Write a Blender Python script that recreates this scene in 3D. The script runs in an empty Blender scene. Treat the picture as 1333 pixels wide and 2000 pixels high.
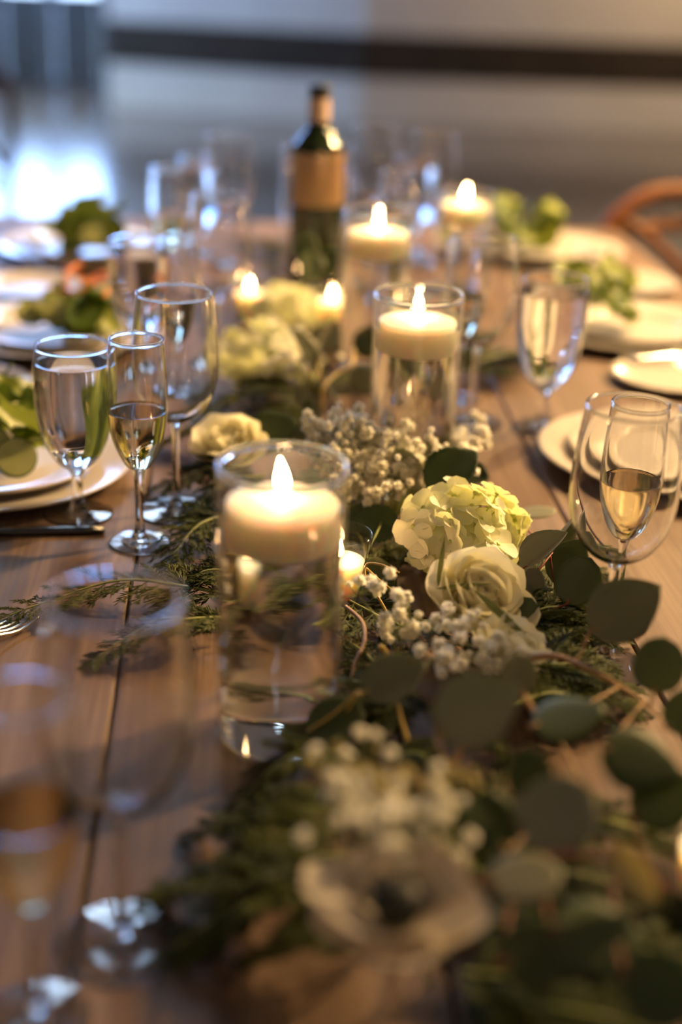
import bpy, math, random
from mathutils import Vector, Matrix, Quaternion

# ------------------------------------------------------------------ camera
S = bpy.context.scene
COL = S.collection
TZ = 0.75                       # table top height
FPX = 2777.8                    # 50 mm lens on a 36 mm tall frame, in pixels of the 1333 x 2000 picture
PITCH = math.radians(22.7); ROLL = math.radians(2.3)
CAM = Vector((0, 0, TZ + 0.529))
FWD = Vector((0, math.cos(PITCH), -math.sin(PITCH)))
_r0 = Vector((1, 0, 0)); _u0 = _r0.cross(FWD)
RT = math.cos(ROLL) * _r0 + math.sin(ROLL) * _u0
UP = -math.sin(ROLL) * _r0 + math.cos(ROLL) * _u0
cam = bpy.data.cameras.new('camera'); cam_o = bpy.data.objects.new('camera', cam); COL.objects.link(cam_o)
cam.lens = 50; cam.sensor_fit = 'VERTICAL'; cam.sensor_height = 36; cam.sensor_width = 24
cam.clip_start = 0.02; cam.clip_end = 200
M3 = Matrix((RT, UP, -FWD)).transposed()
cam_o.matrix_world = Matrix.Translation(CAM) @ M3.to_4x4()
cam.dof.use_dof = True; cam.dof.focus_distance = 1.155; cam.dof.aperture_fstop = 1.85
S.camera = cam_o

# ------------------------------------------------------------------ world, light, exposure
S.view_settings.view_transform = 'Standard'; S.view_settings.look = 'None'
S.view_settings.gamma = 1.0; S.view_settings.use_curve_mapping = False
S.view_settings.exposure = 0.85
cy = S.cycles
cy.max_bounces = 14; cy.transmission_bounces = 14; cy.glossy_bounces = 6; cy.diffuse_bounces = 4
cy.transparent_max_bounces = 40; cy.sample_clamp_indirect = 6.0; cy.blur_glossy = 0.6
cy.use_denoising = True
W = bpy.data.worlds.new('dusk_sky'); S.world = W; W.use_nodes = True
nt = W.node_tree; nt.nodes.clear()
_o = nt.nodes.new('ShaderNodeOutputWorld'); _b = nt.nodes.new('ShaderNodeBackground')
_g = nt.nodes.new('ShaderNodeTexCoord'); _s = nt.nodes.new('ShaderNodeSeparateXYZ'); _r = nt.nodes.new('ShaderNodeValToRGB')
nt.links.new(_g.outputs['Generated'], _s.inputs[0]); nt.links.new(_s.outputs['Z'], _r.inputs[0])
_r.color_ramp.elements[0].position = 0.0; _r.color_ramp.elements[0].color = (0.16, 0.38, 1.0, 1)
_r.color_ramp.elements[1].position = 0.5; _r.color_ramp.elements[1].color = (0.62, 0.80, 1.0, 1)
nt.links.new(_r.outputs[0], _b.inputs['Color']); nt.links.new(_b.outputs[0], _o.inputs[0])
_b.inputs['Strength'].default_value = 11.5

def lamp(name, loc, watts, col, rad):
    l = bpy.data.lights.new(name, 'POINT'); l.energy = watts; l.color = col; l.shadow_soft_size = rad
    o = bpy.data.objects.new(name, l); COL.objects.link(o); o.location = loc; return o
WARM = (1.0, 0.63, 0.27)
# shaded pendants hanging over the tables, above the picture; camera-side fill and wall light are added
def pendant_or_fill(loc, watts, aim, cone=72):
    l = bpy.data.lights.new('pendant_or_fill_lamp', 'SPOT'); l.energy = watts; l.color = WARM; l.shadow_soft_size = .04
    l.spot_size = math.radians(cone); l.spot_blend = .6
    o = bpy.data.objects.new('pendant_or_fill_lamp', l); COL.objects.link(o); o.location = loc
    o.rotation_mode = 'QUATERNION'; o.rotation_quaternion = (Vector(aim) - Vector(loc)).to_track_quat('-Z', 'Y')
for (x, y, z, w) in [(1.15, 2.6, 2.2, 100), (1.75, 2.1, 2.3, 180), (0.7, 3.3, 2.4, 75), (1.8, 3.4, 2.4, 80), (2.4, 2.5, 2.4, 105)]:
    pendant_or_fill((x, y, z), w, (x * .24, y * .8, .75))
pendant_or_fill((-0.7, -0.6, 2.5), 9, (0, 1.4, .75), 80)  # added warm fill from behind the camera, no hanging lamp there
lamp('wall_lamp', (2.9, 8.5, 2.3), 150, WARM, 0.05)  # light added to warm the far right wall, no fixture there

def portal(loc, rot, sx, sy):
    l = bpy.data.lights.new('window_portal', 'AREA'); l.shape = 'RECTANGLE'; l.size = sx; l.size_y = sy
    l.cycles.is_portal = True
    o = bpy.data.objects.new('window_portal', l); COL.objects.link(o); o.location = loc; o.rotation_euler = rot
# left wall windows (x = -4.6) and the glazed screen at the far left (y = 11.3)
LWX = -3.6; SCR_Y = 11.3
WINDOWS = [(8.0, 9.25), (9.35, 10.6)]
HIGH = [(-3.4, -0.4)]       # tall gable windows above the far wall
for a, b in HIGH: portal(((a + b) / 2, SCR_Y - 0.1, 6.3), (-math.pi / 2, 0, 0), b - a, 1.8)
for a, b in WINDOWS:
    portal((LWX + 0.02, (a + b) / 2, 2.35), (0, -math.pi / 2, 0), 3.5, b - a)
portal((-2.75, SCR_Y - 0.1, 1.85), (-math.pi / 2, 0, 0), 1.7, 2.3)

# ------------------------------------------------------------------ helpers
R = random.Random(7)
def at(x, y, h=0.0, base=TZ):
    d = FWD * FPX + RT * (x - 666.5) + UP * (1000 - y)
    return CAM + d * ((base + h - CAM.z) / d.z)
def depth(P): return (P - CAM).dot(FWD)

def mat(name, color=(.8, .8, .8), rough=.5, spec=.5, metal=0.0, **k):
    m = bpy.data.materials.new(name); m.use_nodes = True
    b = m.node_tree.nodes['Principled BSDF']
    b.inputs['Base Color'].default_value = (*color, 1); b.inputs['Roughness'].default_value = rough
    b.inputs['Specular IOR Level'].default_value = spec; b.inputs['Metallic'].default_value = metal
    for kk, v in k.items():
        b.inputs[kk.replace('_', ' ')].default_value = v
    return m
def N(m, t, **k):
    n = m.node_tree.nodes.new(t)
    for a, v in k.items(): setattr(n, a, v)
    return n
def LK(m, a, b): m.node_tree.links.new(a, b)
def bsdf(m): return m.node_tree.nodes['Principled BSDF']
def vary(m, c1, c2, scale=12.0, rnd=0.6, bump=0.0, stretch=(1, 1, 1), detail=4.0):
    """colour from noise + per-object random between c1 and c2"""
    tc = N(m, 'ShaderNodeTexCoord'); mp = N(m, 'ShaderNodeMapping'); mp.inputs['Scale'].default_value = stretch
    nz = N(m, 'ShaderNodeTexNoise'); nz.inputs['Scale'].default_value = scale; nz.inputs['Detail'].default_value = detail
    LK(m, tc.outputs['Object'], mp.inputs[0]); LK(m, mp.outputs[0], nz.inputs['Vector'])
    oi = N(m, 'ShaderNodeObjectInfo')
    mx = N(m, 'ShaderNodeMath', operation='MULTIPLY'); mx.inputs[1].default_value = rnd; LK(m, oi.outputs['Random'], mx.inputs[0])
    m2 = N(m, 'ShaderNodeMath', operation='MULTIPLY_ADD'); m2.inputs[1].default_value = 1.0 - rnd; LK(m, nz.outputs['Fac'], m2.inputs[0]); LK(m, mx.outputs[0], m2.inputs[2])
    rp = N(m, 'ShaderNodeValToRGB'); rp.color_ramp.elements[0].color = (*c1, 1); rp.color_ramp.elements[1].color = (*c2, 1)
    rp.color_ramp.elements[0].position = .2; rp.color_ramp.elements[1].position = .8
    LK(m, m2.outputs[0], rp.inputs[0]); LK(m, rp.outputs[0], bsdf(m).inputs['Base Color'])
    if bump:
        bp = N(m, 'ShaderNodeBump'); bp.inputs['Strength'].default_value = bump; bp.inputs['Distance'].default_value = .002
        LK(m, nz.outputs['Fac'], bp.inputs['Height']); LK(m, bp.outputs[0], bsdf(m).inputs['Normal'])
    return rp
def translucent(m, fac, tint=None):
    """mix in light that passes through a thin leaf or petal"""
    t = m.node_tree; out = t.nodes['Material Output']; b = bsdf(m)
    tr = N(m, 'ShaderNodeBsdfTranslucent'); mix = N(m, 'ShaderNodeMixShader'); mix.inputs[0].default_value = fac
    src = b.inputs['Base Color']
    if tint: tr.inputs['Color'].default_value = (*tint, 1)
    elif src.is_linked: LK(m, src.links[0].from_socket, tr.inputs['Color'])
    else: tr.inputs['Color'].default_value = src.default_value
    LK(m, b.outputs[0], mix.inputs[1]); LK(m, tr.outputs[0], mix.inputs[2]); LK(m, mix.outputs[0], out.inputs['Surface'])
    return m

# ------------------------------------------------------------------ materials
def make_thin_glass(name, tint=(.985, .985, .98)):
    m = bpy.data.materials.new(name); m.use_nodes = True; t = m.node_tree; t.nodes.clear()
    o = N(m, 'ShaderNodeOutputMaterial'); tr = N(m, 'ShaderNodeBsdfTransparent'); gl = N(m, 'ShaderNodeBsdfGlossy'); mix = N(m, 'ShaderNodeMixShader')
    tr.inputs['Color'].default_value = (*tint, 1); gl.inputs['Roughness'].default_value = 0.0; gl.inputs['Color'].default_value = (1, 1, 1, 1)
    lw = N(m, 'ShaderNodeLayerWeight'); lw.inputs['Blend'].default_value = .5
    p = N(m, 'ShaderNodeMath', operation='POWER'); p.inputs[1].default_value = 5
    ma = N(m, 'ShaderNodeMath', operation='MULTIPLY_ADD'); ma.inputs[1].default_value = .95; ma.inputs[2].default_value = .045
    LK(m, lw.outputs['Facing'], p.inputs[0]); LK(m, p.outputs[0], ma.inputs[0]); LK(m, ma.outputs[0], mix.inputs[0])
    LK(m, tr.outputs[0], mix.inputs[1]); LK(m, gl.outputs[0], mix.inputs[2]); LK(m, mix.outputs[0], o.inputs[0])
    return m
MT = {}
MT['thin'] = make_thin_glass('clear_thin_glass')
MT['pane'] = make_thin_glass('window_glass', (.98, .99, 1))
MT['glass'] = mat('clear_glass', (1, 1, 1), 0.0, .5, Transmission_Weight=1.0, IOR=1.46)
MT['water'] = mat('water', (.99, .99, .985), 0.0, .5, Transmission_Weight=1.0, IOR=1.33)
MT['wine'] = mat('white_wine', (1.0, .86, .50), 0.0, .5, Transmission_Weight=1.0, IOR=1.34)
MT['wax'] = mat('white_wax', (.94, .84, .72), .45, .3, Subsurface_Weight=1.0, Subsurface_Scale=.04)
bsdf(MT['wax']).inputs['Subsurface Radius'].default_value = (1.0, .62, .42)
MT['wick'] = mat('burnt_wick', (.02, .015, .01), .9)
fl = bpy.data.materials.new('candle_flame'); fl.use_nodes = True; fl.node_tree.nodes.clear()
_e = N(fl, 'ShaderNodeEmission'); _oo = N(fl, 'ShaderNodeOutputMaterial'); _e.inputs['Color'].default_value = (1, .55, .23, 1); _e.inputs['Strength'].default_value = 80
LK(fl, _e.outputs[0], _oo.inputs[0]); MT['flame'] = fl
MT['porcelain'] = mat('white_porcelain', (.50, .455, .40), .16, .5)
MT['shade_steel'] = mat('shade_dark_steel', (.10, .095, .09), .25, .5, 1.0)  # steel with shade and dark reflection put into its colour
MT['steel'] = mat('polished_steel', (.72, .70, .66), .16, .5, 1.0)
m = MT['gold'] = mat('brushed_gold_metal', (.78, .50, .24), .42, .5, .6)
vary(m, (.44, .25, .11), (.60, .40, .20), 30, 0, stretch=(8, 8, .3))
MT['bottle'] = mat('green_bottle_glass', (.012, .022, .006), .06, .5)
MT['foil'] = mat('black_foil', (.015, .018, .012), .35, .5)
MT['label'] = mat('cream_paper_label', (.62, .45, .34), .6)

def wood(name, c1, c2, c3, rough=.4, gs=1.0, bump=.25):
    m = mat(name, c2, rough, .25)
    tc = N(m, 'ShaderNodeTexCoord'); oi = N(m, 'ShaderNodeObjectInfo')
    ad = N(m, 'ShaderNodeVectorMath', operation='ADD'); sc = N(m, 'ShaderNodeVectorMath', operation='SCALE'); sc.inputs['Scale'].default_value = 37.0
    cb = N(m, 'ShaderNodeCombineXYZ'); LK(m, oi.outputs['Random'], cb.inputs[0]); LK(m, oi.outputs['Random'], cb.inputs[1]); LK(m, cb.outputs[0], sc.inputs[0])
    LK(m, tc.outputs['Object'], ad.inputs[0]); LK(m, sc.outputs[0], ad.inputs[1])
    mp = N(m, 'ShaderNodeMapping'); mp.inputs['Scale'].default_value = (26 * gs, 1.6 * gs, 26 * gs); LK(m, ad.outputs[0], mp.inputs[0])
    n1 = N(m, 'ShaderNodeTexNoise'); n1.inputs['Scale'].default_value = 1.0; n1.inputs['Detail'].default_value = 7; n1.inputs['Distortion'].default_value = .6; LK(m, mp.outputs[0], n1.inputs['Vector'])
    mp2 = N(m, 'ShaderNodeMapping'); mp2.inputs['Scale'].default_value = (190 * gs, 5 * gs, 190 * gs); LK(m, ad.outputs[0], mp2.inputs[0])
    n2 = N(m, 'ShaderNodeTexNoise'); n2.inputs['Scale'].default_value = 1.0; n2.inputs['Detail'].default_value = 3; LK(m, mp2.outputs[0], n2.inputs['Vector'])
    mm = N(m, 'ShaderNodeMath', operation='MULTIPLY_ADD'); mm.inputs[1].default_value = .35; LK(m, n2.outputs['Fac'], mm.inputs[0])
    m3 = N(m, 'ShaderNodeMath', operation='MULTIPLY'); m3.inputs[1].default_value = .65; LK(m, n1.outputs['Fac'], m3.inputs[0]); LK(m, m3.outputs[0], mm.inputs[2])
    rp = N(m, 'ShaderNodeValToRGB'); e = rp.color_ramp.elements; e[0].position = .3; e[0].color = (*c1, 1); e[1].position = .72; e[1].color = (*c3, 1)
    e2 = rp.color_ramp.elements.new(.5); e2.color = (*c2, 1)
    LK(m, mm.outputs[0], rp.inputs[0]); LK(m, rp.outputs[0], bsdf(m).inputs['Base Color'])
    rr = N(m, 'ShaderNodeMapRange'); rr.inputs['To Min'].default_value = rough - .08; rr.inputs['To Max'].default_value = rough + .14; LK(m, n2.outputs['Fac'], rr.inputs['Value']); LK(m, rr.outputs[0], bsdf(m).inputs['Roughness'])
    bp = N(m, 'ShaderNodeBump'); bp.inputs['Strength'].default_value = bump; bp.inputs['Distance'].default_value = .0012; LK(m, mm.outputs[0], bp.inputs['Height']); LK(m, bp.outputs[0], bsdf(m).inputs['Normal'])
    return m
MT['table'] = wood('weathered_table_wood', (.064, .037, .022), (.138, .087, .056), (.26, .182, .134), .48)
MT['chairwood'] = wood('orange_chair_wood', (.10, .034, .010), (.17, .062, .018), (.24, .098, .032), .4, .6)
MT['darkwood'] = wood('dark_trim_wood', (.012, .009, .007), (.022, .016, .012), (.04, .03, .022), .6, .2)
m = MT['floor'] = mat('polished_floor', (.10, .085, .075), .17, 1.0); vary(m, (.06, .046, .038), (.09, .072, .06), 1.5, 0)
m = MT['wall'] = mat('painted_wall', (.55, .5, .45), .7); vary(m, (.38, .37, .36), (.45, .44, .43), 3, 0, .1)
m = MT['base'] = mat('painted_baseboard', (.6, .55, .5), .5); vary(m, (.44, .43, .42), (.52, .51, .50), 3, 0)
m = MT['ceil'] = mat('painted_ceiling', (.5, .46, .42), .8); vary(m, (.46, .42, .38), (.54, .5, .45), 3, 0)
m = MT['frame'] = mat('grey_painted_frame', (.09, .10, .11), .45); vary(m, (.035, .038, .042), (.05, .054, .06), 4, 0)
m = MT['ground'] = mat('outdoor_paving', (.3, .3, .3), .8); vary(m, (.22, .23, .25), (.34, .35, .37), 2, 0)

m = MT['euc'] = mat('eucalyptus_leaf', (.2, .25, .16), .48, .4); vary(m, (.21, .21, .135), (.35, .34, .25), 40, .75, .15); translucent(m, .3, (.28, .33, .07))
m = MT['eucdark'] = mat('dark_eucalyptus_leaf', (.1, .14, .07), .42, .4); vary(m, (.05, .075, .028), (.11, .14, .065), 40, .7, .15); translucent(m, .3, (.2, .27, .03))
m = MT['yleaf'] = mat('yellow_green_leaf', (.5, .45, .18), .5); vary(m, (.5, .44, .18), (.66, .58, .28), 30, .4); translucent(m, .4)
m = MT['hleaf'] = mat('hydrangea_leaf', (.03, .06, .02), .35, .5); vary(m, (.02, .045, .012), (.05, .085, .025), 60, .2, .5); translucent(m, .25, (.1, .2, .02))
m = MT['cedar'] = mat('cedar_foliage', (.05, .08, .02), .6, .15); vary(m, (.020, .032, .008), (.080, .092, .018), 90, .6); translucent(m, .2)
m = MT['stem'] = mat('woody_stem', (.3, .16, .06), .5); vary(m, (.20, .095, .035), (.38, .22, .085), 60, .5)
m = MT['redstem'] = mat('red_stem', (.25, .06, .03), .5); vary(m, (.18, .045, .022), (.32, .10, .045), 60, .3)
m = MT['gstem'] = mat('green_stem', (.2, .26, .06), .5); vary(m, (.15, .2, .045), (.34, .36, .10), 60, .3)
m = MT['vine'] = mat('golden_vine', (.5, .34, .1), .4); vary(m, (.48, .32, .06), (.68, .5, .14), 60, .3)
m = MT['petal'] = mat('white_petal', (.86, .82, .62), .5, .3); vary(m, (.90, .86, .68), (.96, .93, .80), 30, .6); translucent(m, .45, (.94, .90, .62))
m = MT['hyd'] = mat('hydrangea_petal', (.86, .84, .6), .5, .3); vary(m, (.92, .90, .70), (.97, .95, .84), 60, .65); translucent(m, .42, (.88, .90, .42))
m = MT['hydc'] = mat('hydrangea_heart', (.45, .52, .12), .5); vary(m, (.36, .44, .06), (.55, .6, .18), 60, .5)
m = MT['bb'] = mat('baby_breath_blossom', (.85, .82, .68), .6, .2); vary(m, (.92, .89, .78), (.98, .97, .90), 60, .7); translucent(m, .55, (.97, .95, .84))
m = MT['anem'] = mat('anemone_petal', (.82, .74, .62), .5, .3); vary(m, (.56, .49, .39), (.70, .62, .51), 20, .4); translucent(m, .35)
MT['anemc'] = mat('anemone_heart', (.01, .014, .012), .6)
m = MT['salad'] = mat('salad_leaf', (.1, .18, .02), .4, .5); vary(m, (.06, .115, .012), (.26, .31, .04), 40, .6, .3); translucent(m, .3)
m = MT['cuc'] = mat('cucumber_flesh', (.5, .52, .2), .35, .5); vary(m, (.42, .46, .14), (.58, .60, .28), 90, .1); translucent(m, .2)
m = MT['cucskin'] = mat('cucumber_skin', (.05, .10, .02), .35); vary(m, (.03, .07, .012), (.09, .16, .03), 60, 0)
m = MT['carrot'] = mat('carrot', (.8, .25, .03), .45); vary(m, (.72, .2, .02), (.9, .32, .05), 60, .2); translucent(m, .25)

# ------------------------------------------------------------------ mesh helpers
def mesh(name, v, f, m, smooth=True, mi=None):
    me = bpy.data.meshes.new(name); me.from_pydata([tuple(p) for p in v], [], f); me.validate()
    for mm in (m if isinstance(m, (list, tuple)) else [m]): me.materials.append(mm)
    if smooth: me.polygons.foreach_set('use_smooth', [True] * len(me.polygons))
    if mi: me.polygons.foreach_set('material_index', mi)
    me.update(); return me
def fixn(me):
    import bmesh
    b = bmesh.new(); b.from_mesh(me); bmesh.ops.recalc_face_normals(b, faces=b.faces); b.to_mesh(me); b.free(); return me
def obj(name, me, parent=None, loc=(0, 0, 0), rot=None, scale=None):
    o = bpy.data.objects.new(name, me); COL.objects.link(o)
    if parent is not None: o.parent = parent
    o.location = loc
    if rot is not None:
        o.rotation_mode = 'QUATERNION'; o.rotation_quaternion = rot
    if scale is not None: o.scale = scale if hasattr(scale, '__len__') else (scale,) * 3
    return o
def tag(o, label, cat, group=None):
    o['label'] = label; o['category'] = cat
    if group: o['group'] = group
    return o
def thing(name, label, cat, loc, group=None, rz=0.0):
    o = bpy.data.objects.new(name, None); COL.objects.link(o); o.location = loc; o.rotation_euler = (0, 0, rz)
    o.empty_display_size = .02
    return tag(o, label, cat, group)
def struct(o): o['kind'] = 'structure'; return o

def box(x0, x1, y0, y1, z0, z1, bev=0.0):
    if bev <= 0:
        v = [(x, y, z) for z in (z0, z1) for y in (y0, y1) for x in (x0, x1)]
        return v, [(0, 2, 3, 1), (4, 5, 7, 6), (0, 1, 5, 4), (2, 6, 7, 3), (0, 4, 6, 2), (1, 3, 7, 5)]
    b = bev; v = []
    for z, i in ((z0, b), (z0 + b, 0), (z1 - b, 0), (z1, b)):
        for (x, y) in ((x0 + i, y0 + i), (x1 - i, y0 + i), (x1 - i, y1 - i), (x0 + i, y1 - i)): v.append((x, y, z))
    f = [(3, 2, 1, 0), (12, 13, 14, 15)]
    for k in range(3):
        for i in range(4):
            j = (i + 1) % 4; f.append((4 * k + i, 4 * k + j, 4 * k + 4 + j, 4 * k + 4 + i))
    return v, f
def join(*parts):
    V = []; F = []
    for v, f in parts:
        n = len(V); V += list(v); F += [tuple(i + n for i in q) for q in f]
    return V, F
def support(prof, lim=.005, e=.0006):
    """extra rings next to sharp corners so smooth shading stays true along straight walls"""
    out = [prof[0]]
    for a, b in zip(prof[:-1], prof[1:]):
        L = math.hypot(b[0] - a[0], b[1] - a[1])
        if L > lim:
            for t in (e / L, 1 - e / L): out.append((a[0] + (b[0] - a[0]) * t, a[1] + (b[1] - a[1]) * t))
        out.append(b)
    return out
def lathe(prof, n=48):
    prof = support(prof)
    V = []; F = []; rings = []
    for r, z in prof:
        if r < 1e-6: rings.append([len(V)]); V.append((0, 0, z))
        else:
            s = len(V); rings.append(list(range(s, s + n)))
            for i in range(n):
                a = 2 * math.pi * i / n; V.append((r * math.cos(a), r * math.sin(a), z))
    for A, B in zip(rings[:-1], rings[1:]):
        for i in range(n):
            j = (i + 1) % n
            if len(A) == 1 and len(B) == 1: continue
            if len(A) == 1: F.append((A[0], B[j], B[i]))
            elif len(B) == 1: F.append((A[i], A[j], B[0]))
            else: F.append((A[i], A[j], B[j], B[i]))
    return V, F
def spline(pts, per=6):
    P = [Vector(p) for p in pts]; out = []
    for i in range(len(P) - 1):
        a = P[max(i - 1, 0)]; b = P[i]; c = P[i + 1]; d = P[min(i + 2, len(P) - 1)]
        for k in range(per):
            t = k / per
            out.append(.5 * ((2 * b) + (c - a) * t + (2 * a - 5 * b + 4 * c - d) * t * t + (3 * b - 3 * c + d - a) * t ** 3))
    out.append(P[-1]); return out
def sprof(pts, per=6): return [(max(p[0], 0), p[1]) for p in spline([(a, b, 0) for a, b in pts], per)]
def tube(pts, rad, n=6):
    P = [Vector(p) for p in pts]; V = []; F = []
    if not hasattr(rad, '__len__'): rad = [rad] * len(P)
    ref = Vector((0, 0, 1))
    for i, p in enumerate(P):
        t = (P[min(i + 1, len(P) - 1)] - P[max(i - 1, 0)])
        t = t.normalized() if t.length > 1e-9 else Vector((1, 0, 0))
        s = t.cross(ref)
        if s.length < .05: s = t.cross(Vector((1, 0, 0)))
        s.normalize(); q = s.cross(t)
        for k in range(n):
            a = 2 * math.pi * k / n; V.append(p + rad[i] * (math.cos(a) * s + math.sin(a) * q))
    for i in range(len(P) - 1):
        for k in range(n):
            j = (k + 1) % n; F.append((i * n + k, i * n + j, i * n + n + j, i * n + n + k))
    F.append(tuple(range(n))[::-1]); F.append(tuple(range((len(P) - 1) * n, len(P) * n)))
    return V, F
def bladegrid(outline, L=1.0, W_=1.0, nu=8, nv=6, cup=0.0, curl=0.0, fold=0.0, wave=0.0, tip=0.0, thick=0.0, seed=0):
    """leaf or petal: base at the origin, growing along +X, face to +Z"""
    r = random.Random(seed); ph = r.uniform(0, 6.28); V = []; F = []
    for i in range(nu + 1):
        u = i / nu; w = outline(u) * W_ * .5
        for j in range(nv + 1):
            s = 2 * j / nv - 1; y = s * w
            z = cup * L * (s * s) * (w / (W_ * .5 + 1e-9)) + curl * L * u * u + fold * abs(y) + wave * L * math.sin(ph + 9 * u + 3 * s) * abs(s) * .5
            V.append((u * L + tip * L * (1 - s * s) * (1 if i == nu else 0), y, z))
    n = nv + 1
    for i in range(nu):
        for j in range(nv):
            F.append((i * n + j, i * n + j + 1, i * n + n + j + 1, i * n + n + j))
    if thick:
        k = len(V); V += [(x, y, z - thick) for x, y, z in V]
        F += [tuple(q + k for q in reversed(ff)) for ff in F[:]]
        ring = [j for j in range(n)] + [i * n + nv for i in range(1, nu + 1)] + [nu * n + j for j in range(nv - 1, -1, -1)] + [i * n for i in range(nu - 1, 0, -1)]
        for a, b in zip(ring, ring[1:] + ring[:1]): F.append((b, a, a + k, b + k))
    return V, F
def o_round(u): return max(.03, math.sqrt(max(0, 1 - (2 * min(max(u, .0), 1) - 1) ** 2)))
def o_egg(u): return max(.03, math.sin(math.pi * u ** .8) ** .75)
def o_long(u): return max(.02, math.sin(math.pi * u ** .9) ** 1.1)
def o_petal(u): return max(.14, (math.sin(math.pi * (.08 + .86 * u) ** 1.0) ** .55) * (.35 + .65 * min(1, u * 1.8)))
def o_rose(u): return max(.25, math.sin(math.pi * (.12 + .80 * u)) ** .5)

def quat(axis, face):
    """rotation taking +X to axis and +Z as near as possible to face"""
    x = Vector(axis).normalized(); z = Vector(face); z = (z - x * z.dot(x))
    if z.length < 1e-4: z = x.orthogonal()
    z.normalize(); y = z.cross(x)
    return Matrix((x, y, z)).transposed().to_quaternion()

# ------------------------------------------------------------------ the room
def shell(name, v, f, m): return struct(obj(name, mesh(name, v, f, m, False)))
shell('floor', *box(-4.8, 5.2, -4, 12.2, -.1, 0), MT['floor'])
shell('ceiling', *box(-4.8, 5.2, -4, 12.2, 9.2, 9.3), MT['ceil'])
shell('wall_right', *box(5.0, 5.2, -4, 12.2, 0, 9.2), MT['wall'])
shell('wall_near', *box(LWX, 5.0, -4.2, -4, 0, 9.2), MT['wall'])
shell('ground', *box(-60, 60, -60, 60, -.4, -.2), MT['ground'])
lw = [box(LWX - .2, LWX, -4, 12.2, 0, .6), box(LWX - .2, LWX, -4, 12.2, 4.1, 9.2)]
ys = [-4] + [q for a in WINDOWS for q in a] + [12.2]
for i in range(0, len(ys), 2): lw.append(box(LWX - .2, LWX, ys[i], ys[i + 1], .6, 4.1))
shell('wall_left', *join(*lw), MT['wall'])
for k, (a, b) in enumerate(WINDOWS):
    w = obj('window_%d' % (k + 2), mesh('sash_frame', *join(box(LWX - .12, LWX - .06, a, b, 0.6, .66), box(LWX - .12, LWX - .06, a, b, 4.04, 4.1), box(LWX - .12, LWX - .06, a, a + .06, .66, 4.04), box(LWX - .12, LWX - .06, b - .06, b, .66, 4.04)), MT['frame'], False)); struct(w)
    for q in (1, 2): obj('glazing_bar', mesh('glazing_bar', *box(LWX - .11, LWX - .07, a + (b - a) * q / 3 - .02, a + (b - a) * q / 3 + .02, .66, 4.04), MT['frame'], False), w)
    for q in (1, 2, 3): obj('glazing_bar', mesh('glazing_bar', *box(LWX - .105, LWX - .075, a + .06, b - .06, .66 + 3.38 * q / 4 - .015, .66 + 3.38 * q / 4 + .015), MT['frame'], False), w)
    obj('pane', mesh('pane', *box(LWX - .094, LWX - .09, a + .05, b - .05, .65, 4.05), MT['pane'], False), w)
# the far walls meet in an outward corner; both carry a pale base and a dark wooden band
PC = at(705, 240, 0, 0); PL = at(214, 207, 0, 0); PRr = at(1400, 262, 0, 0)
def wall_run(side, A, B, ext):
    A = Vector((A.x, A.y, 0)); B = Vector((B.x, B.y, 0)); d = (B - A).normalized(); B = A + d * ((B - A).length + ext)
    n = Vector((d.y, -d.x, 0));
    if n.y > 0: n = -n
    def slab(z0, z1, out):
        v = []
        for z in (z0, z1):
            for p in (A, B):
                v += [p + n * out + Vector((0, 0, z)), p - n * .2 + Vector((0, 0, z))]
        f = [(0, 1, 3, 2), (4, 6, 7, 5), (0, 2, 6, 4), (1, 5, 7, 3), (0, 4, 5, 1), (2, 3, 7, 6)]
        return v, f
    shell('wall_' + side, *slab(0, 3.2, 0), MT['wall'])
    shell('baseboard_' + side, *slab(0, .295, .012), MT['base'])
    shell('trim_1' if side == 'back_left' else 'trim_2', *slab(.295, .575, .02), MT['darkwood'])
wall_run('back_left', PC, PL, 0.0)
wall_run('back_right', PC, PRr, 3.2)
# glazed screen at the far left: a row of bays with a grey solid foot and clear glass above
SX1 = at(205, 172, 0, 0).x; BW = .40
scr = obj('window_1', mesh('screen_rail', *join(box(LWX, SX1, SCR_Y, SCR_Y + .08, 3.0, 3.4), box(LWX, SX1, SCR_Y, SCR_Y + .08, .60, .68), box(LWX, SX1, SCR_Y, SCR_Y + .08, 0, .06)), MT['frame'], False)); struct(scr)
post = mesh('post', *box(-.032, .032, 0, .1, 0, 3.4, .006), MT['frame'], False)
pan = mesh('foot_panel', *box(-BW / 2 + .045, BW / 2 - .045, .02, .06, .06, .60, .012), MT['frame'], False)
gl_ = mesh('pane', *box(-BW / 2 + .04, BW / 2 - .04, .04, .045, .68, 3.0), MT['pane'], False)
nb = int((SX1 - LWX) / BW)
for i in range(nb + 1):
    x = SX1 - i * BW; obj('post', post, scr, (x, SCR_Y - .01, 0))
    if i < nb:
        obj('foot_panel', pan, scr, (x - BW / 2, SCR_Y, 0)); obj('pane', gl_, scr, (x - BW / 2, SCR_Y, 0))
# wall closing the space between the screen and the corner block
shell('wall_far', *join(box(SX1, PL.x + .05, SCR_Y, SCR_Y + .2, 0, 3.4), box(PL.x, PL.x + .2, PL.y, SCR_Y + .2, 0, 3.4)), MT['wall'])

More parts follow.
